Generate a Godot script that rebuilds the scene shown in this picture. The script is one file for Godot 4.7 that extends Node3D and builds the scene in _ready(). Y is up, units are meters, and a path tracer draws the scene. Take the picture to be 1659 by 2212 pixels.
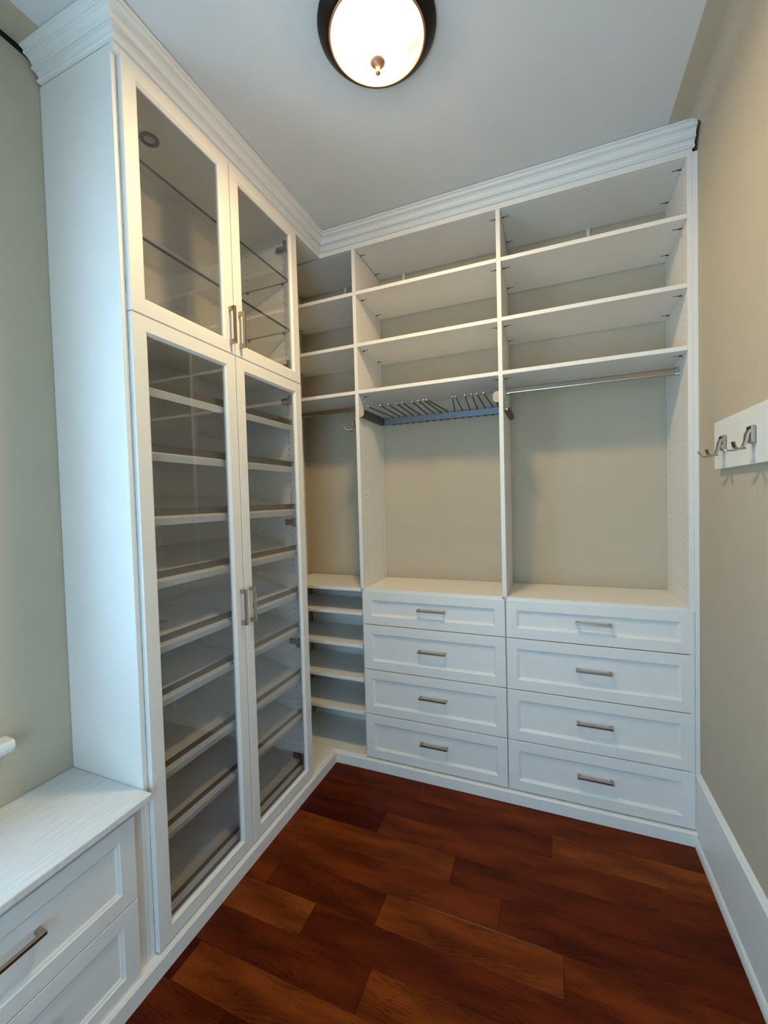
extends Node3D
# A walk-in closet: white cabinetry on two sides, a flush ceiling lamp, a window over a bench (out of view to the left).
# x to the right along the back wall, y up, z towards the camera; the inner floor corner of the two plinths is the origin.

const XW := -0.3724      # left wall
const XR := 1.7453       # right wall
const ZB := -0.3755      # back wall
const ZF := 3.1          # wall behind the camera
const H := 2.984         # ceiling
const FZ := -0.0152      # front of shelves and dividers of the back units
const DZ := -0.012       # front of the drawers of the back units
const DX := -0.013       # front of the doors of the tall cabinet

const OMNI := 0.12       # the glass bowl's light to the sides
const AREA := 1.78        # and downwards

var M := {}
var org := {}            # node -> its place in the world (nothing is turned unless said)
var counts := {}

# ---------------------------------------------------------------- naming and tagging
func numbered(n: String) -> String:
	counts[n] = counts.get(n, -1) + 1
	return n if counts[n] == 0 else "%s_%03d" % [n, counts[n]]

func put(o: Node3D, called: String, parent: Node3D, at: Vector3) -> void:
	o.name = numbered(called) if parent == self else called
	parent.add_child(o, true)
	var base: Vector3 = org.get(parent, Vector3.ZERO)
	o.position = at - base
	org[o] = at

func tag(o: Node, label: String, category: String, group: String = "", kind: String = "") -> void:
	if label != "": o.set_meta("label", label)
	if category != "": o.set_meta("category", category)
	if group != "": o.set_meta("group", group)
	if kind != "": o.set_meta("kind", kind)

func thing(called: String, at: Vector3, label: String, category: String, group: String = "") -> Node3D:
	var o := Node3D.new()
	put(o, called, self, at)
	tag(o, label, category, group)
	return o

func inst(called: String, mesh: Mesh, mat: Material, parent: Node3D, at: Vector3) -> MeshInstance3D:
	var o := MeshInstance3D.new()
	o.mesh = mesh
	o.material_override = mat
	o.cast_shadow = GeometryInstance3D.SHADOW_CASTING_SETTING_ON
	put(o, called, parent, at)
	return o

# ---------------------------------------------------------------- mesh helpers
func new_st() -> SurfaceTool:
	var st := SurfaceTool.new()
	st.begin(Mesh.PRIMITIVE_TRIANGLES)
	return st

func tri(st: SurfaceTool, a: Vector3, b: Vector3, c: Vector3, n: Vector3) -> void:
	var p := [a, b, c]
	if (b - a).cross(c - a).dot(n) > 0.0: p = [a, c, b]
	for v in p:
		st.set_normal(n)
		st.add_vertex(v)

func quad(st: SurfaceTool, a: Vector3, b: Vector3, c: Vector3, d: Vector3, n: Vector3) -> void:
	tri(st, a, b, c, n)
	tri(st, a, c, d, n)

# a quad whose own normal is used, turned to the side that "out" points to
func face(st: SurfaceTool, a: Vector3, b: Vector3, c: Vector3, d: Vector3, out: Vector3) -> void:
	var n := (c - a).cross(d - b).normalized()
	if n.dot(out) < 0.0: n = -n
	quad(st, a, b, c, d, n)

func st_box(st: SurfaceTool, c: Vector3, s: Vector3, ch: float, turn := Basis.IDENTITY) -> void:
	var h := s * 0.5
	var k := minf(ch, minf(h.x, minf(h.y, h.z)) * 0.6)
	var v := func(a: int, sg: Array) -> Vector3:
		var p := Vector3(sg[0] * h.x, sg[1] * h.y, sg[2] * h.z)
		for i in 3:
			if i != a: p[i] -= sg[i] * k
		return c + turn * p
	var cell := func(a: int, sa: int, b: int, sb: int, d: int, sd: int) -> Array:
		var r := [0, 0, 0]
		r[a] = sa
		r[b] = sb
		r[d] = sd
		return r
	for a in 3:
		var b := (a + 1) % 3
		var d := (a + 2) % 3
		for s1 in [-1, 1]:
			var n := Vector3.ZERO
			n[a] = s1
			quad(st, v.call(a, cell.call(a, s1, b, -1, d, -1)), v.call(a, cell.call(a, s1, b, 1, d, -1)), v.call(a, cell.call(a, s1, b, 1, d, 1)), v.call(a, cell.call(a, s1, b, -1, d, 1)), turn * n)
			for s2 in [-1, 1]:
				var e := Vector3.ZERO
				e[b] = s1
				e[d] = s2
				quad(st, v.call(b, cell.call(a, -1, b, s1, d, s2)), v.call(d, cell.call(a, -1, b, s1, d, s2)), v.call(d, cell.call(a, 1, b, s1, d, s2)), v.call(b, cell.call(a, 1, b, s1, d, s2)), (turn * e).normalized())
	for x in [-1, 1]:
		for y in [-1, 1]:
			for z in [-1, 1]:
				tri(st, v.call(0, [x, y, z]), v.call(1, [x, y, z]), v.call(2, [x, y, z]), (turn * Vector3(x, y, z)).normalized())

func box(called: String, mat: Material, parent: Node3D, x0: float, x1: float, y0: float, y1: float, z0: float, z1: float, ch := 0.0012) -> MeshInstance3D:
	var st := new_st()
	st_box(st, Vector3.ZERO, Vector3(x1 - x0, y1 - y0, z1 - z0), ch)
	return inst(called, st.commit(), mat, parent, Vector3(x0 + x1, y0 + y1, z0 + z1) * 0.5)

# a closed outline (points in the plane of two axes) pushed from a to b along the third
func st_prism(st: SurfaceTool, pts: PackedVector2Array, a: float, b: float, place: Callable) -> void:
	var mid := Vector2.ZERO
	for p in pts: mid += p / pts.size()
	var axis: Vector3 = (place.call(Vector2.ZERO, b) - place.call(Vector2.ZERO, a)).normalized()
	var turn := 0.0
	for i in pts.size(): turn += pts[i].cross(pts[(i + 1) % pts.size()])
	for i in pts.size():
		var p := pts[i]
		var q := pts[(i + 1) % pts.size()]
		var o2 := Vector2(q.y - p.y, p.x - q.x) * signf(turn)
		var out: Vector3 = (place.call(p + o2, a) - place.call(p, a)).normalized()
		quad(st, place.call(p, a), place.call(q, a), place.call(q, b), place.call(p, b), out)
	var idx := Geometry2D.triangulate_polygon(pts)
	for i in range(0, idx.size(), 3):
		for e in [[a, -axis], [b, axis]]:
			tri(st, place.call(pts[idx[i]], e[0]), place.call(pts[idx[i + 1]], e[0]), place.call(pts[idx[i + 2]], e[0]), e[1])

# a smooth body of revolution about y: points are (radius, height)
func st_lathe(st: SurfaceTool, prof: PackedVector2Array, c: Vector3, seg := 48, smooth := true) -> void:
	for i in prof.size() - 1:
		var p := prof[i]
		var q := prof[i + 1]
		if p.distance_to(q) < 1e-6: continue
		var np := Vector2(p.y - q.y, q.x - p.x).normalized()
		var na := np
		var nb := np
		if smooth:
			if i > 0:
				var r := prof[i - 1]
				var m := Vector2(r.y - p.y, p.x - r.x).normalized()
				if m.dot(np) > 0.6: na = (m + np).normalized()
			if i < prof.size() - 2:
				var r2 := prof[i + 2]
				var m2 := Vector2(q.y - r2.y, r2.x - q.x).normalized()
				if m2.dot(np) > 0.6: nb = (m2 + np).normalized()
		for k in seg:
			var t0 := TAU * k / seg
			var t1 := TAU * (k + 1) / seg
			var d0 := Vector3(cos(t0), 0, sin(t0))
			var d1 := Vector3(cos(t1), 0, sin(t1))
			var vs := [[d0 * p.x + Vector3.UP * p.y, d0 * na.x + Vector3.UP * na.y], [d1 * p.x + Vector3.UP * p.y, d1 * na.x + Vector3.UP * na.y], [d1 * q.x + Vector3.UP * q.y, d1 * nb.x + Vector3.UP * nb.y], [d0 * q.x + Vector3.UP * q.y, d0 * nb.x + Vector3.UP * nb.y]]
			var out := (d0 + d1).normalized() * np.x + Vector3.UP * np.y
			for t in [[0, 1, 2], [0, 2, 3]]:
				var a: Vector3 = vs[t[0]][0]
				var b: Vector3 = vs[t[1]][0]
				var e: Vector3 = vs[t[2]][0]
				var order: Array = t
				if (b - a).cross(e - a).dot(out) > 0.0: order = [t[0], t[2], t[1]]
				for j in order:
					st.set_normal(vs[j][1])
					st.add_vertex(c + vs[j][0])

# a round tube along a list of points
func st_tube(st: SurfaceTool, pts: Array, rad: float, seg := 10) -> void:
	var rings := []
	for i in pts.size():
		var d: Vector3 = (pts[mini(i + 1, pts.size() - 1)] - pts[maxi(i - 1, 0)]).normalized()
		var u := d.cross(Vector3.UP if absf(d.y) < 0.9 else Vector3.RIGHT).normalized()
		var w := d.cross(u).normalized()
		var ring := []
		for k in seg: ring.append(u * cos(TAU * k / seg) + w * sin(TAU * k / seg))
		rings.append(ring)
	for i in pts.size() - 1:
		for k in seg:
			var l := (k + 1) % seg
			var vs := [[pts[i] + rings[i][k] * rad, rings[i][k]], [pts[i] + rings[i][l] * rad, rings[i][l]], [pts[i + 1] + rings[i + 1][l] * rad, rings[i + 1][l]], [pts[i + 1] + rings[i + 1][k] * rad, rings[i + 1][k]]]
			for t in [[0, 1, 2], [0, 2, 3]]:
				var a: Vector3 = vs[t[0]][0]
				var b: Vector3 = vs[t[1]][0]
				var e: Vector3 = vs[t[2]][0]
				var order: Array = t
				if (b - a).cross(e - a).dot(rings[i][k] + rings[i][l]) > 0.0: order = [t[0], t[2], t[1]]
				for j in order:
					st.set_normal(vs[j][1])
					st.add_vertex(vs[j][0])
	for e in [0, pts.size() - 1]:
		var n: Vector3 = (pts[e] - pts[1 if e == 0 else e - 1]).normalized()
		for k in seg: tri(st, pts[e], pts[e] + rings[e][k] * rad, pts[e] + rings[e][(k + 1) % seg] * rad, n)

# a flat strap (width across, thickness along "up") along a list of points
func st_strap(st: SurfaceTool, pts: Array, wide: Array, thick: float, side: Vector3) -> void:
	var ring := func(i: int) -> Array:
		var d: Vector3 = (pts[mini(i + 1, pts.size() - 1)] - pts[maxi(i - 1, 0)]).normalized()
		var s := (side - d * side.dot(d)).normalized()
		var n := d.cross(s).normalized()
		var w: float = wide[i] * 0.5
		return [pts[i] + s * w + n * thick * 0.5, pts[i] - s * w + n * thick * 0.5, pts[i] - s * w - n * thick * 0.5, pts[i] + s * w - n * thick * 0.5]
	for i in pts.size() - 1:
		var r0: Array = ring.call(i)
		var r1: Array = ring.call(i + 1)
		var c: Vector3 = (pts[i] + pts[i + 1]) * 0.5
		for k in 4:
			var l := (k + 1) % 4
			face(st, r0[k], r0[l], r1[l], r1[k], (r0[k] + r0[l] + r1[k] + r1[l]) * 0.25 - c)
	for e in [0, pts.size() - 1]:
		var r: Array = ring.call(e)
		face(st, r[0], r[1], r[2], r[3], pts[e] - pts[1 if e == 0 else e - 1])

# nested rectangles from the back edge over the front to the middle: steps are (inset, height); a hole is left open
func st_rings(st: SurfaceTool, w: float, h: float, steps: Array, hole: bool, place: Callable) -> void:
	var rect := func(s: Array) -> Array:
		var a: float = w * 0.5 - s[0]
		var b: float = h * 0.5 - s[0]
		return [place.call(Vector3(-a, -b, s[1])), place.call(Vector3(a, -b, s[1])), place.call(Vector3(a, b, s[1])), place.call(Vector3(-a, b, s[1]))]
	var side := [Vector3.DOWN, Vector3.RIGHT, Vector3.UP, Vector3.LEFT]
	for i in steps.size() - 1:
		var p: Array = rect.call(steps[i])
		var q: Array = rect.call(steps[i + 1])
		var din: float = steps[i + 1][0] - steps[i][0]
		var dup: float = steps[i + 1][1] - steps[i][1]
		for k in 4:
			var l := (k + 1) % 4
			var o3: Vector3 = side[k] * dup + Vector3.BACK * din
			face(st, p[k], p[l], q[l], q[k], place.call(o3) - place.call(Vector3.ZERO))
	if not hole:
		var r: Array = rect.call(steps[-1])
		face(st, r[0], r[1], r[2], r[3], place.call(Vector3.BACK) - place.call(Vector3.ZERO))
		var b: Array = rect.call(steps[0])
		face(st, b[0], b[1], b[2], b[3], place.call(Vector3.FORWARD) - place.call(Vector3.ZERO))

# a moulding swept along a level path with mitred corners; "outs" are the outward directions of the straight runs
func st_sweep(st: SurfaceTool, prof: PackedVector2Array, path: Array, outs: Array) -> void:
	var ring := func(i: int) -> Array:
		var o: Vector3
		if i == 0: o = outs[0]
		elif i == path.size() - 1: o = outs[-1]
		else: o = (outs[i - 1] + outs[i]) / (1.0 + outs[i - 1].dot(outs[i]))
		var r := []
		for p in prof: r.append(path[i] + o * p.x + Vector3.UP * p.y)
		return r
	for i in path.size() - 1:
		var a: Array = ring.call(i)
		var b: Array = ring.call(i + 1)
		for k in prof.size() - 1:
			var t := prof[k + 1] - prof[k]
			face(st, a[k], a[k + 1], b[k + 1], b[k], outs[i] * t.y - Vector3.UP * t.x)
	for e in [0, path.size() - 1]:
		var r: Array = ring.call(e)
		var n: Vector3 = (path[e] - path[1 if e == 0 else e - 1]).normalized()
		var back := PackedVector2Array(prof)
		back.append(Vector2(-0.003, prof[-1].y))
		back.append(Vector2(-0.003, prof[0].y))
		var o: Vector3 = outs[0] if e == 0 else outs[-1]
		var idx := Geometry2D.triangulate_polygon(back)
		for k in range(0, idx.size(), 3):
			var vs := []
			for j in 3: vs.append(path[e] + o * back[idx[k + j]].x + Vector3.UP * back[idx[k + j]].y)
			tri(st, vs[0], vs[1], vs[2], n)

# ---------------------------------------------------------------- materials
func plain(c: Color, rough: float, metal := 0.0) -> StandardMaterial3D:
	var m := StandardMaterial3D.new()
	m.albedo_color = c
	m.roughness = rough
	m.metallic = metal
	return m

func noise_tex(freq: float, lo: Color, hi: Color, size: int, sd: int, as_normal := false) -> NoiseTexture2D:
	var n := FastNoiseLite.new()
	n.seed = sd
	n.frequency = freq
	n.fractal_octaves = 3
	var t := NoiseTexture2D.new()
	t.noise = n
	t.width = size
	t.height = size
	t.seamless = true
	t.as_normal_map = as_normal
	if as_normal: t.bump_strength = 1.5
	else:
		var g := Gradient.new()
		g.set_color(0, lo)
		g.set_color(1, hi)
		t.color_ramp = g
	return t

func paint(c: Color, rough: float, sd: int) -> StandardMaterial3D:
	var m := plain(Color.WHITE, rough)
	m.albedo_texture = noise_tex(0.02, c.darkened(0.012), c.lightened(0.012), 256, sd)
	m.uv1_triplanar = true
	m.uv1_world_triplanar = true
	m.uv1_scale = Vector3.ONE * 1.3
	m.normal_enabled = true
	m.normal_texture = noise_tex(0.12, Color.BLACK, Color.WHITE, 256, sd + 1, true)
	m.normal_scale = 0.06
	return m

# streaks along one axis: pale laminate with a faint grain
func streaked(c: Color, amount: float, sd: int) -> ImageTexture:
	var n := FastNoiseLite.new()
	n.seed = sd
	n.frequency = 1.0
	var w := 256
	var h := 512
	var data := PackedByteArray()
	data.resize(w * h * 3)
	for y in h:
		for x in w:
			var s := n.get_noise_2d(x * 0.16, y * 0.006) * 0.6 + n.get_noise_2d(x * 0.5 + 40.0, y * 0.02) * 0.4
			var k := 1.0 + s * amount
			var o := (y * w + x) * 3
			data[o] = int(clampf(c.r * k, 0, 1) * 255)
			data[o + 1] = int(clampf(c.g * k, 0, 1) * 255)
			data[o + 2] = int(clampf(c.b * k, 0, 1) * 255)
	return ImageTexture.create_from_image(Image.create_from_data(w, h, false, Image.FORMAT_RGB8, data))

# board figure: 1.6 m by 0.128 m of stained hardwood with arched growth rings
func wood_board(sd: int) -> ImageTexture:
	var n := FastNoiseLite.new()
	n.seed = sd
	n.frequency = 1.0
	n.fractal_octaves = 3
	var w := 1280
	var h := 104
	var data := PackedByteArray()
	data.resize(w * h * 3)
	var shift := 0.03 + 0.02 * sin(sd * 3.7)
	for y in h:
		var v := float(y) / h * 0.128
		for x in w:
			var u := float(x) / w * 1.6
			var bend := n.get_noise_2d(u * 1.1, v * 3.0)
			var c := (v - 0.064 + shift * sin(u * 2.1 + sd))
			var ring := sqrt(c * c * 1500.0 + 0.02) * 2.2 + u * 3.4 + bend * 5.0 + n.get_noise_2d(u * 6.0, v * 60.0 + 9.0) * 0.5
			var show := clampf(0.45 + 1.6 * n.get_noise_2d(u * 1.7 + 31.0, v * 9.0), 0.0, 1.0)
			var line := pow(0.5 + 0.5 * sin(ring * 6.5), 6.0) * show
			var fine := n.get_noise_2d(u * 30.0, v * 900.0)
			var blotch := n.get_noise_2d(u * 2.4 + 70.0, v * 11.0)
			var k := 0.89 - 0.20 * line + 0.13 * fine + 0.25 * blotch
			var o := (y * w + x) * 3
			data[o] = int(clampf(k, 0, 1) * 255)
			data[o + 1] = int(clampf(k * (0.97 + 0.10 * blotch - 0.04 * line), 0, 1) * 255)
			data[o + 2] = int(clampf(k * (0.92 + 0.14 * blotch - 0.08 * line), 0, 1) * 255)
	return ImageTexture.create_from_image(Image.create_from_data(w, h, false, Image.FORMAT_RGB8, data))

func materials() -> void:
	M.white = paint(Color(0.912, 0.900, 0.872), 0.42, 11)
	M.ceiling = paint(Color(0.85, 0.855, 0.85), 0.9, 21)
	M.wall = paint(Color(0.745, 0.694, 0.606), 0.85, 31)
	M.trim = paint(Color(0.90, 0.90, 0.88), 0.38, 41)
	M.bench = plain(Color.WHITE, 0.4)
	M.bench.albedo_texture = streaked(Color(0.86, 0.855, 0.84), 0.09, 5)
	M.bench.uv1_triplanar = true
	M.bench.uv1_world_triplanar = true
	M.bench.uv1_scale = Vector3(1.9, 1.9, 1.9)
	M.nickel = plain(Color(0.68, 0.64, 0.59), 0.28, 1.0)
	M.chrome = plain(Color(0.80, 0.80, 0.80), 0.12, 1.0)
	M.steel = plain(Color(0.52, 0.55, 0.60), 0.45, 0.85)
	M.rail = plain(Color(0.36, 0.33, 0.29), 0.42, 0.6)
	M.cap = plain(Color(0.72, 0.66, 0.60), 0.5)
	M.dark = plain(Color(0.10, 0.09, 0.08), 0.5)
	M.gap = plain(Color(0.03, 0.03, 0.035), 0.9)
	M.bronze = plain(Color(0.10, 0.075, 0.06), 0.4, 0.55)
	M.copper = plain(Color(0.74, 0.55, 0.43), 0.4, 0.7)
	M.fence = plain(Color(0.50, 0.47, 0.43), 0.35, 0.8)
	M.pin = plain(Color(0.30, 0.28, 0.25), 0.5, 0.3)
	M.hole = plain(Color(0.13, 0.11, 0.09), 0.9)
	M.glass = StandardMaterial3D.new()
	M.glass.albedo_color = Color(0.06, 0.062, 0.045, 0.12)
	M.glass.metallic_specular = 0.75
	M.glass.transparency = BaseMaterial3D.TRANSPARENCY_ALPHA
	M.glass.roughness = 0.02
	M.shelf_glass = StandardMaterial3D.new()
	M.shelf_glass.albedo_color = Color(0.12, 0.24, 0.15, 0.10)
	M.shelf_glass.transparency = BaseMaterial3D.TRANSPARENCY_ALPHA
	M.shelf_glass.roughness = 0.03
	M.glass_edge = plain(Color(0.03, 0.09, 0.08), 0.25)
	M.window_glass = StandardMaterial3D.new()
	M.window_glass.albedo_color = Color(0.95, 0.98, 1.0, 0.04)
	M.window_glass.transparency = BaseMaterial3D.TRANSPARENCY_ALPHA
	M.window_glass.roughness = 0.0
	M.bowl = plain(Color(0.95, 0.90, 0.80), 0.3)
	M.bowl.emission_enabled = true
	M.bowl.emission = Color(0, 0, 0)
	M.bowl.emission_texture = noise_tex(0.009, Color(0.34, 0.25, 0.12), Color(1.0, 0.96, 0.86), 256, 8)
	M.bowl.emission_texture.color_ramp.set_offset(1, 0.56)
	M.bowl.emission_energy_multiplier = 2.6
	M.bowl.uv1_triplanar = true
	M.bowl.uv1_scale = Vector3.ONE * 2.2
	M.bowl.uv1_offset = Vector3(0.37, 0.1, 0.62)
	M.wood = []
	for i in 4:
		M.wood.append(wood_board(50 + i * 7))

# ---------------------------------------------------------------- building blocks
# a bar pull of square section: along x (turned = false) or upright on a door that faces +x
func pull_mesh(length: float, section: float, foot: float, reach: float) -> ArrayMesh:
	var st := new_st()
	st_box(st, Vector3(0, 0, reach - section * 0.45), Vector3(length, section, section * 0.9), 0.0012)
	for s in [-1, 1]:
		st_box(st, Vector3(s * (length - foot) * 0.5, 0, (reach - section * 0.4) * 0.5), Vector3(foot, section, reach - section * 0.4), 0.001)
	return st.commit()

func drawer_mesh(w: float, h: float, turn: Basis) -> ArrayMesh:
	var st := new_st()
	var r := 0.048
	st_rings(st, w, h, [[0.0, -0.018], [0.0, -0.0015], [0.0015, 0.0], [r, 0.0], [r + 0.0015, -0.0028], [r + 0.0095, -0.0062], [r + 0.0105, -0.0088], [r + 0.014, -0.0092]], false, func(p: Vector3) -> Vector3: return turn * p)
	return st.commit()

func peg_holes(parent: Node3D, x: float, nx: float, zs: Array, y0: float, y1: float, along_z := false) -> void:
	# rows of shelf holes in a side panel: on a face at x looking to +x or -x, or (along_z) on a face at z
	var st := new_st()
	var y := y0
	while y < y1:
		for q in zs:
			var c := Vector3(q, y, x + nx * 0.0004) if along_z else Vector3(x + nx * 0.0004, y, q)
			var n := Vector3(0, 0, nx) if along_z else Vector3(nx, 0, 0)
			for k in 6:
				var a := TAU * k / 6
				var b := TAU * (k + 1) / 6
				var e := 0.0030
				var p := Vector3(cos(a) * e, sin(a) * e, 0) if along_z else Vector3(0, sin(a) * e, cos(a) * e)
				var r := Vector3(cos(b) * e, sin(b) * e, 0) if along_z else Vector3(0, sin(b) * e, cos(b) * e)
				tri(st, c - org[parent], c + p - org[parent], c + r - org[parent], n)
		y += 0.032
	var o := inst("peg_holes", st.commit(), M.hole, parent, org[parent])
	o.set_meta("kind", "stuff")

func shelf(parent: Node3D, x0: float, x1: float, top: float, z0: float, z1: float, pins := true) -> MeshInstance3D:
	var s := box("shelf", M.white, parent, x0, x1, top - 0.019, top, z0, z1)
	if pins: cam_pins(s, x0, x1, top - 0.019, z0, z1)
	return s

func cam_pins(s: Node3D, x0: float, x1: float, y: float, z0: float, z1: float) -> void:
	for zz in [lerpf(z0, z1, 0.20), lerpf(z0, z1, 0.80)]:
		for e in [[x0 + 0.002, 1.0], [x1 - 0.002, -1.0]]:
			var st := new_st()
			st_box(st, Vector3.ZERO, Vector3(0.014, 0.005, 0.005), 0.001)
			st_box(st, Vector3(e[1] * 0.016, 0.0016, 0), Vector3(0.022, 0.0016, 0.0035), 0.0004)
			inst("shelf_pin", st.commit(), M.pin, s, Vector3(e[0] + e[1] * 0.007, y - 0.0022, zz))

func hook_parts(at: Vector3, out: Vector3, side: Vector3, parent: Node3D, called: String, mat: Material) -> MeshInstance3D:
	# a double coat hook: plate, waisted body and two splayed, upturned prongs; "out" points away from what it is fixed to
	var up := Vector3.UP
	var st := new_st()
	var b := Basis(side, up, side.cross(up))
	st_box(st, out * 0.006, Vector3(0.030, 0.052, 0.012), 0.003, b)
	st_strap(st, [out * 0.012 + up * 0.014, out * 0.018 + up * 0.002, out * 0.021 - up * 0.018, out * 0.026 - up * 0.034, out * 0.034 - up * 0.040], [0.024, 0.022, 0.016, 0.015, 0.020], 0.006, side)
	for s in [-1.0, 1.0]:
		var p0: Vector3 = out * 0.026 - up * 0.039 + side * s * 0.004
		st_strap(st, [p0, out * 0.040 - up * 0.0415 + side * s * 0.018, out * 0.053 - up * 0.041 + side * s * 0.032, out * 0.058 - up * 0.036 + side * s * 0.036, out * 0.064 - up * 0.022 + side * s * 0.043], [0.011, 0.0105, 0.010, 0.0095, 0.0085], 0.0048, (side * 0.75 - out * s * 0.66).normalized())
	var o := inst(called, st.commit(), mat, parent, at)
	var st2 := new_st()
	st_box(st2, Vector3.ZERO, Vector3(0.022, 0.014, 0.005), 0.0015, b)
	inst("screw_cover", st2.commit(), M.dark, o, at + out * 0.0128 + up * 0.0165)
	return o

# ---------------------------------------------------------------- the scene
func _ready() -> void:
	# camera, sky, lamp-side exposure
	var cam := Camera3D.new()
	cam.name = "camera"
	add_child(cam)
	cam.position = Vector3(1.1810, 1.5093, 2.0805)
	cam.rotation = Vector3(-0.029459, 0.385088, -0.027031)
	cam.fov = rad_to_deg(2.0 * atan(1106.0 / 901.063))
	cam.near = 0.02
	cam.far = 60.0
	cam.current = true
	var we := WorldEnvironment.new()
	we.name = "environment"
	add_child(we)
	var env := Environment.new()
	we.environment = env
	env.background_mode = Environment.BG_SKY
	var sky := Sky.new()
	var sm := ProceduralSkyMaterial.new()
	sm.sky_top_color = Color(0.664, 0.846, 1.000)
	sm.sky_horizon_color = Color(0.664, 0.846, 1.000)
	sm.ground_horizon_color = Color(0.720, 0.881, 1.000)
	sm.ground_bottom_color = Color(0.720, 0.881, 1.000)
	sm.sky_energy_multiplier = 2.246
	sm.ground_energy_multiplier = 2.480
	sky.sky_material = sm
	env.sky = sky
	env.tonemap_mode = Environment.TONE_MAPPER_LINEAR
	env.tonemap_exposure = 1.04
	env.sdfgi_enabled = true
	env.ssao_enabled = true
	env.ssil_enabled = true

	materials()
	room()
	floor_boards()
	crown()
	tall_cabinet()
	corner_unit()
	drawer_units()
	bench()
	hanging_fittings()
	trouser_rack()
	coat_rail()
	ceiling_lamp()

func room() -> void:
	var T := 0.12
	tag(box("ceiling", M.ceiling, self, XW - T, XR + T, H, H + T, ZB - T, ZF + T, 0.0), "smooth pale grey ceiling over the closet", "ceiling", "", "structure")
	tag(box("wall_back", M.wall, self, XW - T, XR + T, -0.1, H, ZB - T, ZB, 0.0), "tan back wall seen behind the open shelves", "wall", "", "structure")
	tag(box("wall_right", M.wall, self, XR, XR + T, -0.1, H, ZB, ZF, 0.0), "plain tan wall on the right with a hook board", "wall", "", "structure")
	var fs := new_st()
	var dx0 := 0.42
	var dx1 := 1.52
	var dy1 := 2.10
	for r in [[XW - T, dx0, -0.1, H], [dx1, XR + T, -0.1, H], [dx0, dx1, dy1, H], [dx0, dx1, -0.1, 0.0]]:
		st_box(fs, Vector3((r[0] + r[1]) * 0.5, (r[2] + r[3]) * 0.5, ZF + T * 0.5), Vector3(r[1] - r[0], r[3] - r[2], T), 0.0)
	tag(inst("wall_front", fs.commit(), M.wall, self, Vector3.ZERO), "tan wall of the closet behind the camera", "wall", "", "structure")
	var dr := Node3D.new()  # unseen glazed door, added to let in fill daylight from behind
	put(dr, "door_1", self, Vector3((dx0 + dx1) * 0.5, 0, ZF + 0.06))
	tag(dr, "added unseen glazed door behind the camera letting in fill daylight", "door", "", "structure")
	for r in [[dx0, dx0 + 0.09, 0.0, dy1], [dx1 - 0.09, dx1, 0.0, dy1], [dx0 + 0.09, dx1 - 0.09, 0.0, 0.14], [dx0 + 0.09, dx1 - 0.09, dy1 - 0.09, dy1]]:
		box("door_frame", M.trim, dr, r[0], r[1], r[2], r[3], ZF + 0.04, ZF + 0.08)
	box("pane", M.window_glass, dr, dx0 + 0.085, dx1 - 0.085, 0.135, dy1 - 0.085, ZF + 0.057, ZF + 0.063, 0.0)
	# the left wall with its window opening
	var wz0 := 1.53
	var wz1 := 2.50
	var wy0 := 0.82
	var wy1 := 2.48
	var st := new_st()
	for r in [[ZB, wz0, -0.1, H], [wz1, ZF, -0.1, H], [wz0, wz1, -0.1, wy0], [wz0, wz1, wy1, H]]:
		st_box(st, Vector3(XW - T * 0.5, (r[2] + r[3]) * 0.5, (r[0] + r[1]) * 0.5), Vector3(T, r[3] - r[2], r[1] - r[0]), 0.0)
	tag(inst("wall_left", st.commit(), M.wall, self, Vector3.ZERO), "tan wall on the left above the bench", "wall", "", "structure")
	var w := Node3D.new()
	put(w, "window_1", self, Vector3(XW, wy0, (wz0 + wz1) * 0.5))
	tag(w, "white window sill end at the left edge above the bench", "window", "", "structure")
	var fx0 := XW - 0.09
	for r in [[wz0, wz0 + 0.05, wy0, wy1], [wz1 - 0.05, wz1, wy0, wy1], [wz0 + 0.05, wz1 - 0.05, wy0, wy0 + 0.05], [wz0 + 0.05, wz1 - 0.05, wy1 - 0.05, wy1]]:
		box("sash", M.trim, w, fx0, fx0 + 0.04, r[2], r[3], r[0], r[1])
	box("pane", M.window_glass, w, fx0 + 0.017, fx0 + 0.023, wy0 + 0.045, wy1 - 0.045, wz0 + 0.045, wz1 - 0.045, 0.0)
	for r in [[wz0 - 0.07, wz0, wy0, wy1 + 0.07], [wz1, wz1 + 0.07, wy0, wy1 + 0.07], [wz0, wz1, wy1, wy1 + 0.07]]:
		box("casing", M.trim, w, XW, XW + 0.018, r[2], r[3], r[0], r[1], 0.003)
	var sp := new_st()
	var prof := PackedVector2Array([Vector2(-0.05, 0), Vector2(0.034, 0), Vector2(0.044, 0.008), Vector2(0.050, 0.020), Vector2(0.050, 0.032), Vector2(0.044, 0.040), Vector2(-0.05, 0.042)])
	st_prism(sp, prof, 0.0, wz1 + 0.09 - 1.362, func(p: Vector2, a: float) -> Vector3: return Vector3(p.x, p.y, a))
	inst("sill", sp.commit(), M.trim, w, Vector3(XW, 0.782, 1.362))
	# wall paint carried up on to the ceiling along both side walls, and a dark strip colouring in the shadow gap at the left
	var cv := new_st()
	var cp := PackedVector2Array([Vector2(-0.114, 0), Vector2(-0.114, -0.003)])
	for k in 13:
		var a := PI / 2 * k / 12
		cp.append(Vector2(-0.052 + 0.052 * sin(a), -0.003 - 0.052 * (1.0 - cos(a))))
	cp.append(Vector2(0, 0))
	st_prism(cv, cp, FZ + 0.062, ZF, func(p: Vector2, a: float) -> Vector3: return Vector3(p.x, p.y, a))
	st_prism(cv, PackedVector2Array([Vector2(-0.114, 0), Vector2(-0.114, -0.0015), Vector2(0, -0.0015), Vector2(0, 0)]), ZB, FZ + 0.062, func(p: Vector2, a: float) -> Vector3: return Vector3(p.x, p.y, a))
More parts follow.
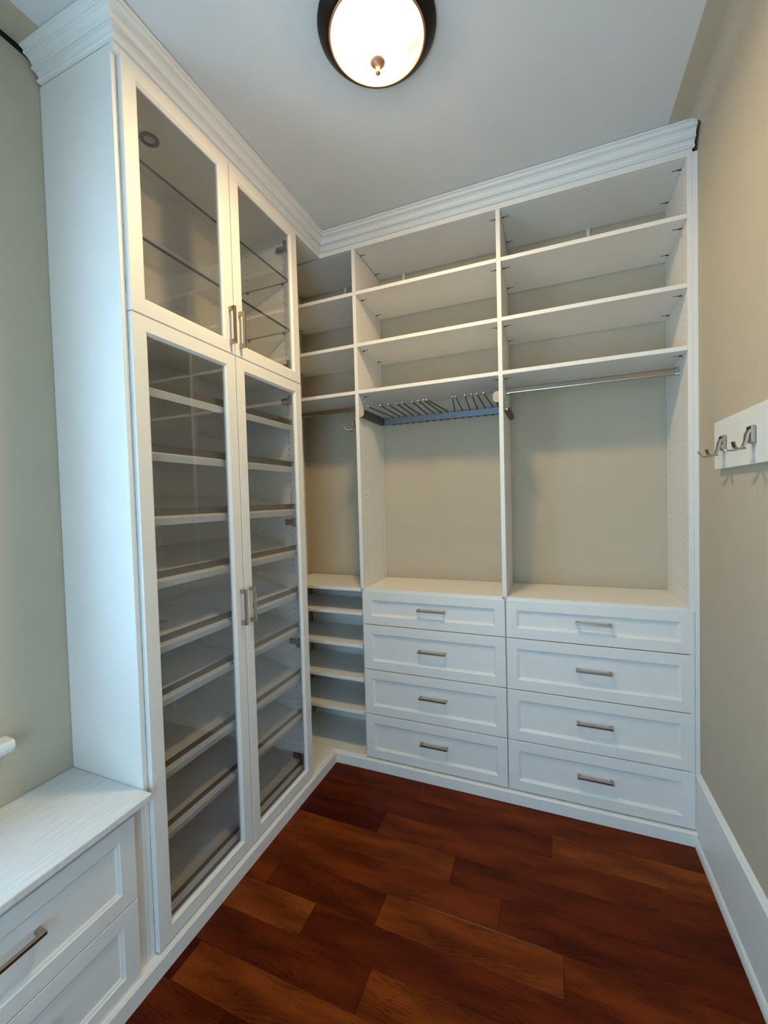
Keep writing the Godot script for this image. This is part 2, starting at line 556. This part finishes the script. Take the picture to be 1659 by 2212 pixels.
	tag(inst("trim_2", cv.commit(), M.wall, self, Vector3(XR, H, 0)), "tan painted border of the ceiling along the right wall", "ceiling border", "", "structure")
	tag(box("trim_3", M.wall, self, XW, XW + 0.114, H - 0.003, H, 1.19, ZF, 0.0005), "grey painted border of the ceiling along the left wall", "ceiling border", "", "structure")
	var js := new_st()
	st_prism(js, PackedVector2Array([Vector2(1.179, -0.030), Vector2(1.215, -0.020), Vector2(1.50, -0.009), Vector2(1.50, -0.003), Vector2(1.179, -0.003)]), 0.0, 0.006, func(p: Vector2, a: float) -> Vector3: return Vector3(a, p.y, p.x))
	tag(inst("trim_4", js.commit(), M.gap, self, Vector3(XW, H, 0)), "dark strip painted as the shadow gap between the left wall and the ceiling", "joint", "", "structure")
	# baseboard of the right wall, with its sloped cap and shoe
	var bs := new_st()
	var bp := PackedVector2Array([Vector2(0, 0), Vector2(0.026, 0), Vector2(0.026, 0.008), Vector2(0.0245, 0.018), Vector2(0.021, 0.029), Vector2(0.0155, 0.038), Vector2(0.015, 0.040), Vector2(0.015, 0.291), Vector2(0.0165, 0.293), Vector2(0.0165, 0.296), Vector2(0.0090, 0.304), Vector2(0.0085, 0.306), Vector2(0.0020, 0.313), Vector2(0.0, 0.3135)])
	st_prism(bs, bp, 0.0, ZF + 0.0144, func(p: Vector2, a: float) -> Vector3: return Vector3(-p.x, p.y, a))
	tag(inst("baseboard_right", bs.commit(), M.trim, self, Vector3(XR, 0, -0.0144)), "tall white baseboard with a rounded shoe along the right wall", "baseboard", "", "structure")

func floor_boards() -> void:
	var fl := box("floor", M.gap, self, XW - 0.1, XR + 0.1, -0.10, -0.0135, ZB - 0.1, ZF, 0.0)
	tag(fl, "dark reddish hardwood plank floor", "floor", "", "structure")
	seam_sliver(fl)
	var rng := RandomNumberGenerator.new()
	rng.seed = 77
	# tones of the stain, dark to light
	var tones := [Color(0.300, 0.075, 0.010), Color(0.375, 0.130, 0.025), Color(0.435, 0.175, 0.035), Color(0.475, 0.210, 0.050), Color(0.510, 0.245, 0.070)]
	# the rows that the photograph shows best: row -> [joints along x], [tones between them]
	var known := {0: [[0.52], [1, 2]], 1: [[1.157], [1, 4]], 2: [[0.419], [0, 2]], 3: [[0.782], [3, 1]], 4: [[0.983], [2, 1]], 5: [[0.10, 0.572, 1.192], [2, 1, 3, 2]], 6: [[0.336, 1.42], [4, 1, 2]], 7: [[0.62], [1, 3]], 8: [[0.03, 1.05], [0, 3, 1]], 9: [[0.26], [1, 0]], 10: [[0.80], [2, 3]]}
	var mats := {}
	for row in range(-1, 25):
		var z0 := 0.008 + 0.128 * row
		var cuts: Array
		var tn: Array
		if known.has(row):
			cuts = known[row][0].duplicate()
			tn = known[row][1]
		else:
			cuts = [rng.randf_range(-0.1, 0.6)]
			cuts.append(cuts[0] + rng.randf_range(0.7, 1.1))
			tn = [rng.randi_range(0, 3), rng.randi_range(1, 4), rng.randi_range(0, 3)]
		var left := XW
		if row > 0 and z0 < 1.85: left = -0.02
		cuts.push_front(left)
		cuts.append(XR - 0.004)
		for i in cuts.size() - 1:
			if cuts[i + 1] - cuts[i] < 0.02: continue
			var tex := rng.randi_range(0, 3)
			var key := "%d_%d" % [tex, tn[i]]
			if not mats.has(key):
				var m := plain(tones[tn[i]], 0.40)
				m.albedo_texture = M.wood[tex]
				m.metallic_specular = 0.22
				mats[key] = m
			plank(fl, cuts[i], cuts[i + 1], z0, z0 + 0.128, rng.randf_range(0.0, 0.5), mats[key], rng.randf_range(-0.0003, 0.0002))

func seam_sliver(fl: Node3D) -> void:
	# pale strip paints the light caught by a worn, raised plank edge
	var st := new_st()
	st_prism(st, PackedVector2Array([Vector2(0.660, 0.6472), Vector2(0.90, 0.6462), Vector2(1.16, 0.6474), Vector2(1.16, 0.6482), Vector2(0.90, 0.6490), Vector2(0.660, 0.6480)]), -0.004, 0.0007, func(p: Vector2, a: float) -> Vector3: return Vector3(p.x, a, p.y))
	inst("worn_edge_highlight", st.commit(), plain(Color(0.47, 0.32, 0.24), 0.38), fl, Vector3.ZERO)

func plank(fl: Node3D, x0: float, x1: float, z0: float, z1: float, off: float, mat: Material, lift: float) -> void:
	var st := new_st()
	var c := Vector3((x0 + x1) * 0.5, -0.0065 + lift, (z0 + z1) * 0.5)
	var hx := (x1 - x0) * 0.5 - 0.0003
	var hz := (z1 - z0) * 0.5 - 0.0003
	var k := 0.0009
	var top := 0.0065
	var ps := [Vector3(-hx + k, top, -hz + k), Vector3(hx - k, top, -hz + k), Vector3(hx - k, top, hz - k), Vector3(-hx + k, top, hz - k)]
	var qs := [Vector3(-hx, top - k, -hz), Vector3(hx, top - k, -hz), Vector3(hx, top - k, hz), Vector3(-hx, top - k, hz)]
	var bs := [Vector3(-hx, -top, -hz), Vector3(hx, -top, -hz), Vector3(hx, -top, hz), Vector3(-hx, -top, hz)]
	var fs := [[ps[0], ps[1], ps[2], ps[3], Vector3.UP], [bs[0], bs[1], bs[2], bs[3], Vector3.DOWN]]
	var sides := [Vector3.FORWARD, Vector3.RIGHT, Vector3.BACK, Vector3.LEFT]
	for i in 4:
		var j := (i + 1) % 4
		fs.append([ps[i], ps[j], qs[j], qs[i], (sides[i] + Vector3.UP).normalized()])
		fs.append([qs[i], qs[j], bs[j], bs[i], sides[i]])
	for f in fs:
		for t in [[0, 1, 2], [0, 2, 3]]:
			var a: Vector3 = f[t[0]]
			var b: Vector3 = f[t[1]]
			var e: Vector3 = f[t[2]]
			var order: Array = [a, b, e]
			if (b - a).cross(e - a).dot(f[4]) > 0.0: order = [a, e, b]
			for v in order:
				st.set_normal(f[4])
				st.set_uv(Vector2((v.x + hx + off) / 1.6, (v.z + hz) / (hz * 2.0)))
				st.add_vertex(v)
	st.generate_tangents()
	inst("floor_plank", st.commit(), mat, fl, c)

func crown() -> void:
	# crown moulding over the tall cabinet and the back units: return at the left end, inner mitre in the corner
	var st := new_st()
	var prof := PackedVector2Array([Vector2(0.0, 2.902), Vector2(0.009, 2.902), Vector2(0.0125, 2.9045), Vector2(0.0135, 2.908), Vector2(0.0120, 2.9115), Vector2(0.005, 2.9130), Vector2(0.005, 2.9175), Vector2(0.0085, 2.9235), Vector2(0.0145, 2.9285), Vector2(0.0215, 2.9305), Vector2(0.0265, 2.9305), Vector2(0.0285, 2.9330), Vector2(0.0285, 2.9375), Vector2(0.0240, 2.9395), Vector2(0.0240, 2.9430), Vector2(0.0275, 2.9510), Vector2(0.0345, 2.9575), Vector2(0.0430, 2.9605), Vector2(0.0475, 2.9605), Vector2(0.0490, 2.9625), Vector2(0.0490, 2.9665), Vector2(0.0470, 2.9680), Vector2(0.0490, 2.9720), Vector2(0.0550, 2.9745), Vector2(0.0590, 2.9750), Vector2(0.0600, 2.9770), Vector2(0.0600, 2.9815), Vector2(0.02, 2.9818)])
	var fx := DX - 0.004
	var path := [Vector3(XW + 0.010, 0, 1.178), Vector3(fx, 0, 1.178), Vector3(fx, 0, FZ), Vector3(XR - 0.013, 0, FZ)]
	st_sweep(st, prof, path, [Vector3(0, 0, 1), Vector3(1, 0, 0), Vector3(0, 0, 1)])
	tag(inst("trim_1", st.commit(), M.trim, self, Vector3.ZERO), "white stepped crown moulding along the tops of the cabinets", "crown moulding", "", "structure")

func tall_cabinet() -> void:
	var zl := 1.178     # outer face of the near end panel
	var zi := 1.160     # its inner face
	var zr := 0.246     # inner face of the far panel
	var t := thing("display_cabinet", Vector3(-0.2, 0, 0.70), "tall white cabinet with four glass doors and slanted shoe shelves", "cabinet")
	box("end_panel", M.white, t, XW + 0.0015, -0.031, 0.0, 2.902, zi, zl)
	box("side_panel", M.white, t, XW + 0.0015, -0.031, 0.0, 2.902, zr - 0.018, zr)
	box("back_panel", M.white, t, XW + 0.0015, XW + 0.008, 0.07, 2.876, zr, zi, 0.0)
	box("top_panel", M.white, t, XW + 0.008, -0.034, 2.8765, 2.894, zr, zi)
	box("middle_shelf", M.white, t, XW + 0.008, -0.036, 2.105, 2.123, zr, zi)
	box("bottom_shelf", M.white, t, XW + 0.008, -0.034, 0.048, 0.066, zr, zi)
	box("corner_panel", M.white, t, XW + 0.0015, DX - 0.0225, 2.8776, 2.8966, FZ + 0.0002, 0.2278)
	box("corner_panel", M.white, t, XW + 0.0015, -0.024, 0.046, 0.0655, FZ + 0.0002, 0.2278)
	# frieze over the doors, carried on to the corner
	box("frieze", M.white, t, DX - 0.022, DX - 0.004, 2.8776, 2.906, FZ + 0.0002, zl, 0.0004)
	# plinth
	var ps := new_st()
	st_prism(ps, PackedVector2Array([Vector2(-0.04, 0), Vector2(0, 0), Vector2(0, 0.053), Vector2(-0.005, 0.060), Vector2(-0.04, 0.062)]), 0.0, 1.1605, func(p: Vector2, a: float) -> Vector3: return Vector3(p.x, p.y, a))
	inst("plinth", ps.commit(), M.white, t, Vector3.ZERO)
	# doors: frame (the door itself) with pane, pull and hinges
	var turn := Basis(Vector3(0, 0, -1), Vector3.UP, Vector3(1, 0, 0))   # local x runs to -z, local z faces +x
	var pull := pull_mesh(0.148, 0.011, 0.017, 0.031)
	var defs := [[0.7055, 1.1590, 2.1165, 2.8930, 0.7300, 2.2265], [0.2278, 0.7018, 2.1165, 2.8930, 0.6745, 2.2265], [0.7055, 1.1590, 0.0680, 2.1128, 0.7250, 1.0845], [0.2278, 0.7018, 0.0680, 2.1128, 0.6700, 1.0835]]
	var tint := [0, 0, 0, 0]
	for d in defs:
		var w: float = d[1] - d[0]
		var h: float = d[3] - d[2]
		var c := Vector3(DX, (d[2] + d[3]) * 0.5, (d[0] + d[1]) * 0.5)
		var st := new_st()
		var r := 0.0475
		st_rings(st, w, h, [[0.0, -0.019], [0.0, -0.0015], [0.0015, 0.0], [r, 0.0], [r + 0.0015, -0.002], [r + 0.008, -0.0075], [r + 0.0085, -0.012], [r + 0.0085, -0.019], [0.0, -0.019]], true, func(p: Vector3) -> Vector3: return turn * p)
		var door := inst("door", st.commit(), M.white, t, c)
		box("pane", M.glass, door, DX - 0.0165, DX - 0.0125, d[2] + r + 0.0087, d[3] - r - 0.0087, d[0] + r + 0.0087, d[1] - r - 0.0087, 0.0)
		var hd := inst("handle", pull, M.nickel, door, Vector3(DX, d[5], d[4]))
		hd.basis = turn * Basis(Vector3(0, 0, 1), PI / 2)
		var right: bool = d[0] < 0.5
		var ys := [2.80, 2.205] if d[2] > 1.0 else [2.03, 1.405, 0.78, 0.165]
		var hz: float = zr if right else zi
		var sg := 1.0 if right else -1.0
		for y in ys:
			var hs := new_st()
			st_box(hs, Vector3(-0.014, 0, sg * 0.018), Vector3(0.024, 0.046, 0.036), 0.004)
			st_box(hs, Vector3(-0.034, 0, sg * 0.012), Vector3(0.026, 0.016, 0.018), 0.003)
			st_box(hs, Vector3(-0.062, 0, sg * 0.006), Vector3(0.044, 0.030, 0.011), 0.003)
			inst("hinge", hs.commit(), M.rail, door, Vector3(-0.034, y, hz))
	# two glass shelves on pins in the upper part
	for y in [2.638, 2.389]:
		var g := box("glass_shelf", M.shelf_glass, t, XW + 0.015, -0.050, y - 0.009, y, zr + 0.002, zi - 0.002, 0.0)
		box("polished_edge", M.glass_edge, g, -0.0499, -0.0485, y - 0.0095, y + 0.0005, zr + 0.002, zi - 0.002, 0.0)
		box("polished_edge", M.glass_edge, g, XW + 0.015, -0.0500, y - 0.0065, y - 0.0025, zr + 0.0008, zr + 0.0018, 0.0)
		for q in [[-0.09, zr + 0.006], [-0.31, zr + 0.006], [-0.09, zi - 0.006], [-0.31, zi - 0.006]]:
			var k := new_st()
			st_box(k, Vector3.ZERO, Vector3(0.010, 0.007, 0.012), 0.0015)
			inst("shelf_pin", k.commit(), M.pin, g, Vector3(q[0], y - 0.0128, q[1]))
	# nine slanted shoe shelves: board, front lip and a metal fence that stops the shoes
	var a := deg_to_rad(17.0)
	for y in [1.8745, 1.660, 1.4424, 1.2300, 1.0098, 0.8279, 0.5774, 0.3677, 0.1010]:
		# (u back from the front edge, w up from the underside), tilted about the lower front edge
		var slant := func(p: Vector2, z: float) -> Vector3: return Vector3(-(p.x * cos(a) - p.y * sin(a)), p.x * sin(a) + p.y * cos(a), z)
		var at := Vector3(-0.052, y, zr + 0.001)
		var wz := zi - zr - 0.002
		var st := new_st()
		st_prism(st, PackedVector2Array([Vector2(0.022, 0.003), Vector2(0.305, 0.003), Vector2(0.305, 0.022), Vector2(0.022, 0.022)]), 0.0, wz, slant)
		var sh := inst("shoe_shelf", st.commit(), M.white, t, at)
		var l := new_st()
		st_prism(l, PackedVector2Array([Vector2(0.0, 0.0), Vector2(0.0225, 0.0), Vector2(0.0225, 0.0265), Vector2(0.012, 0.0265), Vector2(0.0105, 0.0235), Vector2(0.0085, 0.0235), Vector2(0.0075, 0.0262), Vector2(0.0012, 0.0262), Vector2(0.0, 0.025)]), 0.0, wz, slant)
		inst("shelf_lip", l.commit(), M.trim, sh, at)
		var f := new_st()
		st_prism(f, PackedVector2Array([Vector2(0.0215, 0.022), Vector2(0.0240, 0.022), Vector2(0.0240, 0.052), Vector2(0.0232, 0.0535), Vector2(0.0222, 0.0535), Vector2(0.0215, 0.052)]), 0.0, wz, slant)
		inst("shoe_fence", f.commit(), M.fence, sh, at)
	peg_holes(t, zr, 1.0, [-0.085, -0.315], 0.12, 2.06, true)
	peg_holes(t, zr, 1.0, [-0.085, -0.315], 2.18, 2.86, true)
	# unlit puck light in the top of the upper part
	var ls := new_st()
	st_lathe(ls, PackedVector2Array([Vector2(0.034, 0.0), Vector2(0.034, -0.003), Vector2(0.032, -0.005), Vector2(0.022, -0.006), Vector2(0.019, -0.003), Vector2(0.019, 0.0)]), Vector3.ZERO, 32)
	var pk := inst("puck_light", ls.commit(), M.pin, t, Vector3(-0.196, 2.8762, 0.915))
	var lens := new_st()
	st_lathe(lens, PackedVector2Array([Vector2(0.019, -0.0012), Vector2(0.012, -0.0030), Vector2(0.0, -0.0036)]), Vector3.ZERO, 24)
	inst("lens", lens.commit(), M.cap, pk, Vector3(-0.196, 2.8762, 0.915))

func corner_unit() -> void:
	var x0 := XW + 0.0015
	var x1 := 0.1776
	var t := thing("corner_shelving", Vector3(-0.1, 0, -0.2), "narrow open corner shelves between the glass cabinet and the drawers", "shelving")
	var zb := ZB + 0.002
	box("top_panel", M.white, t, x0, x1, 2.8776, 2.8966, zb, FZ - 0.0182)
	box("wall_panel", M.white, t, x0, x0 + 0.018, 0.066, 2.8776, zb + 0.06, FZ)
	for y in [2.650, 2.3687, 2.1135]:
		shelf(t, x0 + 0.018, x1, y, zb + 0.006, FZ)
	shelf(t, x0 + 0.018, x1, 1.0187, zb + 0.006, FZ, false)
	for y in [0.8625, 0.6763, 0.4841, 0.2951]:
		shelf(t, x0 + 0.018, x1, y + 0.019, zb + 0.022, FZ - 0.004, false)
	box("back_panel", M.white, t, x0 + 0.018, x1, 0.066, 0.999, zb, zb + 0.016, 0.0)
	box("bottom_shelf", M.white, t, x0, x1, 0.046, 0.0655, zb, FZ)
	box("mounting_clip", M.white, t, -0.046, -0.028, 2.8300, 2.9050 - 0.0275, zb + 0.001, zb + 0.012)
	var ps := new_st()
	st_prism(ps, PackedVector2Array([Vector2(-0.04, 0), Vector2(0, 0), Vector2(0, 0.053), Vector2(-0.005, 0.060), Vector2(-0.04, 0.062)]), -0.04, 0.1902, func(p: Vector2, a: float) -> Vector3: return Vector3(a, p.y, p.x))
	inst("plinth", ps.commit(), M.white, t, Vector3.ZERO)
	box("frieze", M.white, t, DX - 0.022, 0.1876, 2.8776, 2.906, FZ - 0.018, FZ, 0.0008)

func drawer_units() -> void:
	var zb := ZB + 0.002
	var ys := [1.0073, 0.8192, 0.5665, 0.3150, 0.0660]
	var pull := pull_mesh(0.149, 0.0105, 0.013, 0.031)
	var units := [["drawer_unit", 0.1776, 0.1980, 0.9455, 0.1906, 0.9562, "narrower white drawer unit with a trouser rack above its counter"], ["drawer_unit", 0.9455, 0.9660, 1.7078, 0.9613, 1.7258, "white drawer unit by the right wall with a hanging rod above"]]
	for n in 2:
		var u: Array = units[n]
		var xl: float = u[1]
		var xa: float = u[2]
		var xb: float = u[3]
		var t := thing(u[0], Vector3((xa + xb) * 0.5, 0, -0.19), u[6], "drawers", "drawer units with open shelves along the back wall")
		box("side_panel", M.white, t, xl, xa, 1.0190, 2.8774, zb, FZ)
		box("side_panel", M.white, t, xl, xa, 0.0, 1.0190, zb, -0.033)
		if n == 1:
			box("side_panel", M.white, t, xb, 1.7268, 0.066, 2.8970, zb, FZ)
			box("filler_strip", M.white, t, 1.7269, XR - 0.0005, 0.06, 2.8900, zb, FZ - 0.0004, 0.0006)
		box("top_panel", M.white, t, xa, xb, 2.8776, 2.8966, zb, FZ - 0.0182)
		box("frieze", M.white, t, xl + 0.0101, xb + (0.0099 if n == 0 else 0.019), 2.8776, 2.906, FZ - 0.018, FZ + 0.0002, 0.0008)
		for y in [2.650, 2.3687, 2.1135]:
			shelf(t, xa, xb, y, zb + 0.006, FZ)
		cam_pins(t, xa, xb, 2.8776, zb, FZ)
		box("counter", M.white, t, xa, xb, 0.9987, 1.0187, zb, FZ)
		var cx: float = 0.360 if n == 0 else 1.369
		box("mounting_clip", M.white, t, cx - 0.0085, cx + 0.0085, 2.810, 2.8776 - 0.0005, zb + 0.001, zb + 0.012)
		var ps := new_st()
		st_prism(ps, PackedVector2Array([Vector2(-0.04, 0), Vector2(0, 0), Vector2(0, 0.053), Vector2(-0.005, 0.060), Vector2(-0.04, 0.062)]), 0.1905 if n == 0 else 0.9585, 0.958 if n == 0 else 1.7298, func(p: Vector2, a: float) -> Vector3: return Vector3(a, p.y, p.x))
		inst("plinth", ps.commit(), M.white, t, Vector3.ZERO)
		for k in 4:
			var w: float = u[5] - u[4]
			var h: float = ys[k] - ys[k + 1] - 0.0040
			var c := Vector3((u[4] + u[5]) * 0.5, (ys[k] + ys[k + 1]) * 0.5, DZ)
			var d := inst("drawer", drawer_mesh(w, h, Basis.IDENTITY), M.white, t, c)
			inst("handle", pull, M.nickel, d, Vector3(0.5815 if n == 0 else 1.3435, [0.920, 0.700, 0.452, 0.202][k], DZ - 0.0092))
		peg_holes(t, xa, 1.0, [-0.085, -0.315], 1.06, 2.86)
		peg_holes(t, xb, -1.0, [-0.085, -0.315], 1.06, 2.86)

func bench() -> void:
	var t := thing("storage_bench", Vector3(-0.2, 0, 1.56), "low white bench with a pale grained top and two drawers", "bench")
	var z0 := 1.1785
	var z1 := 1.965
	box("bench_top", M.bench, t, XW + 0.0015, 0.0115, 0.5940, 0.6150, z0, z1, 0.002)
	box("filler_strip", M.white, t, -0.052, -0.034, 0.06, 0.5940, z0 - 0.0003, 1.2215)
	box("groove_bead", M.white, t, -0.034, -0.030, 0.06, 0.5940, z0 - 0.0003, 1.1880)
	box("end_panel", M.white, t, XW + 0.0015, -0.034, 0.0, 0.5940, z1 - 0.018, z1)
	box("top_rail", M.white, t, -0.052, -0.034, 0.568, 0.5940, 1.2215, z1 - 0.018)
	var ps := new_st()
	st_prism(ps, PackedVector2Array([Vector2(-0.06, 0), Vector2(0, 0), Vector2(0, 0.053), Vector2(-0.005, 0.060), Vector2(-0.06, 0.062)]), 1.1606, z1, func(p: Vector2, a: float) -> Vector3: return Vector3(p.x, p.y, a))
	inst("plinth", ps.commit(), M.white, t, Vector3.ZERO)
	var turn := Basis(Vector3(0, 0, -1), Vector3.UP, Vector3(1, 0, 0))
	var pull := pull_mesh(0.149, 0.0105, 0.013, 0.031)
	var hs := [[0.5672, 0.3125], [0.3095, 0.0575]]
	for k in 2:
		var h: float = hs[k][0] - hs[k][1]
		var d := inst("drawer", drawer_mesh(0.652, h, turn), M.white, t, Vector3(-0.015, (hs[k][0] + hs[k][1]) * 0.5, 1.2225 + 0.326))
		var hd := inst("handle", pull, M.nickel, d, Vector3(-0.024, [0.462, 0.195][k], 1.549))
		hd.basis = turn

func hanging_fittings() -> void:
	# oval rod in the right bay
	var oval := PackedVector2Array()
	for k in 20:
		var a := TAU * k / 20
		oval.append(Vector2(clampf(cos(a) * 0.011, -0.0075, 0.0075), sin(a) * 0.015))
	var along_x := func(p: Vector2, a: float) -> Vector3: return Vector3(a, p.y, p.x)
	for q in [["closet_rod", 0.9665, 1.7073, 2.0440, -0.145, "long brushed metal hanging rod under the shelf of the right bay"], ["closet_rod", XW + 0.021, 0.1771, 2.0440, -0.145, "short brushed metal hanging rod in the dark corner bay"]]:
		var mid: float = (q[1] + q[2]) * 0.5
		var t := thing(q[0], Vector3(mid, q[3], q[4]), q[5], "closet rod", "")
		var st := new_st()
		st_prism(st, oval, q[1] + 0.004 - mid, q[2] - 0.004 - mid, along_x)
		inst("bar", st.commit(), M.nickel, t, Vector3(mid, q[3], q[4]))
		for e in [[q[1], 1.0], [q[2], -1.0]]:
			var fs := new_st()
			var big := PackedVector2Array()
			for p in oval: big.append(p * 1.22)
			var lip := PackedVector2Array()
			for p in oval: lip.append(p * 1.40)
			var a0: float = e[0] - mid
			st_prism(fs, lip, minf(a0, a0 + e[1] * 0.003), maxf(a0, a0 + e[1] * 0.003), along_x)
			st_prism(fs, big, minf(a0 + e[1] * 0.003, a0 + e[1] * 0.016), maxf(a0 + e[1] * 0.003, a0 + e[1] * 0.016), along_x)
			inst("flange", fs.commit(), M.chrome, t, Vector3(mid, q[3], q[4]))
	# pull-out rod on the divider of the right bay
	var v := thing("valet_rod", Vector3(0.9796, 1.944, -0.17), "round pull-out rod with bright end ring on the middle divider", "valet rod")
	var vs := new_st()
	st_tube(vs, [Vector3(0, 0, -0.170), Vector3(0, 0, 0.150)], 0.0118, 16)
	st_box(vs, Vector3(-0.004, 0.004, -0.01), Vector3(0.018, 0.040, 0.300), 0.005)
	inst("sleeve", vs.commit(), M.rail, v, Vector3(0.9796, 1.944, -0.17))
	var vr := new_st()
	st_box(vr, Vector3(-0.003, 0.002, 0.146), Vector3(0.020, 0.046, 0.008), 0.006)
	st_tube(vr, [Vector3(0.002, -0.003, 0.148), Vector3(0.002, -0.003, 0.162)], 0.0115, 16)
	inst("end_ring", vr.commit(), M.chrome, v, Vector3(0.9796, 1.944, -0.17))
	# chrome hook on the corner side of the first divider
	var hk := hook_parts(Vector3(0.1776, 1.944, -0.030), Vector3(-1, 0, 0), Vector3(0, 0, 1), self, "coat_hook", M.chrome)
	tag(hk, "small metal coat hook on the divider inside the dark corner bay", "hook")

func trouser_rack() -> void:
	var o := Vector3(0.57, 1.99, -0.18)
	var t := thing("trouser_rack", o, "pull-out trouser rack with fifteen metal pegs under the middle shelf", "trouser rack")
	var dprof := PackedVector2Array()
	for k in 13:
		var a := -PI / 2 + PI * k / 12
		dprof.append(Vector2(pow(absf(cos(a)), 0.7) * 0.026, signf(sin(a)) * pow(absf(sin(a)), 0.8) * 0.025))
	for s in [[0.1985, 1.0], [0.9450, -1.0]]:
		var st := new_st()
		var cap := new_st()
		var along_z := func(p: Vector2, a: float) -> Vector3: return Vector3(p.x * s[1], p.y, a)
		st_prism(st, dprof, -0.318, 0.0, along_z)
		var r := inst("slide_rail", st.commit(), M.rail, t, Vector3(s[0], 1.9935, -0.024))
		var big := PackedVector2Array()
		for p in dprof: big.append(p * 1.08)
		st_prism(cap, big, 0.0, 0.006, along_z)
		inst("end_cap", cap.commit(), M.cap, r, Vector3(s[0], 1.9935, -0.024))
	box("back_bar", M.steel, t, 0.2245, 0.9190, 1.9690, 2.0080, -0.342, -0.322, 0.002)
	var roots := [0.2839, 0.3257, 0.3682, 0.4101, 0.4530, 0.4965, 0.5385, 0.5810, 0.6220, 0.6645, 0.7072, 0.7500, 0.7925, 0.8350, 0.8774]
	var tips := [0.2336, 0.3073, 0.3537, 0.4035, 0.4357, 0.4914, 0.5255, 0.5565, 0.5725, 0.7099, 0.7244, 0.7732, 0.8069, 0.8339, 0.8676]
	for k in 15:
		var a := Vector3(roots[k], 2.0100, -0.325)
		var b := Vector3(tips[k], 2.0290, -0.060)
		var st := new_st()
		st_tube(st, [Vector3(0, -0.006, 0), Vector3(0, 0.002, 0.006), b - a], 0.0034, 8)
		var p := inst("peg", st.commit(), M.rail, t, a)
		var tip := new_st()
		var ball := PackedVector2Array()
		for j in 9: ball.append(Vector2(sin(PI * j / 8) * 0.0082, cos(PI * j / 8) * 0.0082))
		st_lathe(tip, ball, Vector3.ZERO, 12)
		inst("peg_tip", tip.commit(), M.chrome, p, b)
		var foot := new_st()
		st_box(foot, Vector3.ZERO, Vector3(0.016, 0.004, 0.012), 0.001)
		inst("peg_foot", foot.commit(), M.dark, p, Vector3(roots[k], 1.9675, -0.330))

func coat_rail() -> void:
	var t := thing("hook_rail", Vector3(XR, 1.67, 0.55), "white board with metal double hooks on the right wall", "hook rail")
	box("board", M.trim, t, XR - 0.020, XR - 0.0003, 1.585, 1.754, 0.225, 0.900, 0.0015)
	for z in [0.329, 0.549]:
		hook_parts(Vector3(XR - 0.020, 1.670, z), Vector3(-1, 0, 0), Vector3(0, 0, 1), t, "double_hook", M.nickel)

func ceiling_lamp() -> void:
	var c := Vector3(0.692, H, 0.825)
	var t := thing("ceiling_lamp", c, "round flush ceiling lamp with a dark rim and glowing glass bowl", "lamp")
	var st := new_st()
	st_lathe(st, PackedVector2Array([Vector2(0.02, -0.001), Vector2(0.184, -0.001), Vector2(0.185, -0.006), Vector2(0.182, -0.011), Vector2(0.172, -0.022), Vector2(0.160, -0.031), Vector2(0.150, -0.036), Vector2(0.146, -0.035), Vector2(0.143, -0.024), Vector2(0.02, -0.022)]), Vector3.ZERO, 72)
	inst("pan", st.commit(), M.bronze, t, c)
	var rs := new_st()
	st_lathe(rs, PackedVector2Array([Vector2(0.149, -0.0345), Vector2(0.151, -0.037), Vector2(0.149, -0.0395), Vector2(0.1455, -0.040), Vector2(0.1445, -0.037)]), Vector3.ZERO, 72)
	inst("rim", rs.commit(), M.copper, t, c)
	var bowl := PackedVector2Array()
	var rr := 0.1445
	var dep := 0.068
	var sph := (rr * rr + dep * dep) / (2.0 * dep)
	for k in 19:
		var x := rr * (1.0 - float(k) / 18.0)
		bowl.append(Vector2(x, -0.037 - (sqrt(sph * sph - x * x) - (sph - dep))))
	var bs := new_st()
	st_lathe(bs, bowl, Vector3.ZERO, 72)
	inst("glass_bowl", bs.commit(), M.bowl, t, c)
	var fs := new_st()
	st_lathe(fs, PackedVector2Array([Vector2(0.0, -0.100), Vector2(0.021, -0.1035), Vector2(0.0225, -0.107), Vector2(0.019, -0.111), Vector2(0.010, -0.115), Vector2(0.006, -0.121), Vector2(0.0065, -0.128), Vector2(0.0085, -0.134), Vector2(0.007, -0.140), Vector2(0.0, -0.144)]), Vector3.ZERO, 32)
	inst("finial", fs.commit(), M.copper, t, c)
	var o := OmniLight3D.new()
	o.name = "lamp_light"
	t.add_child(o)
	o.position = Vector3(0, -0.060, 0)
	o.light_color = Color(1.0, 0.80, 0.58)
	o.light_energy = OMNI
	o.light_size = 0.03
	o.omni_range = 8.0
	o.omni_attenuation = 2.0
	o.shadow_enabled = true
	var ar := AreaLight3D.new()
	ar.name = "lamp_glow"
	t.add_child(ar)
	ar.position = Vector3(0, -0.066, 0)
	ar.rotation = Vector3(-PI / 2, 0, 0)
	ar.area_size = Vector2(0.16, 0.16)
	ar.area_normalize_energy = true
	ar.light_color = Color(1.0, 0.878, 0.635)
	ar.light_energy = AREA
	ar.area_range = 8.0
	ar.area_attenuation = 2.0
	ar.shadow_enabled = true
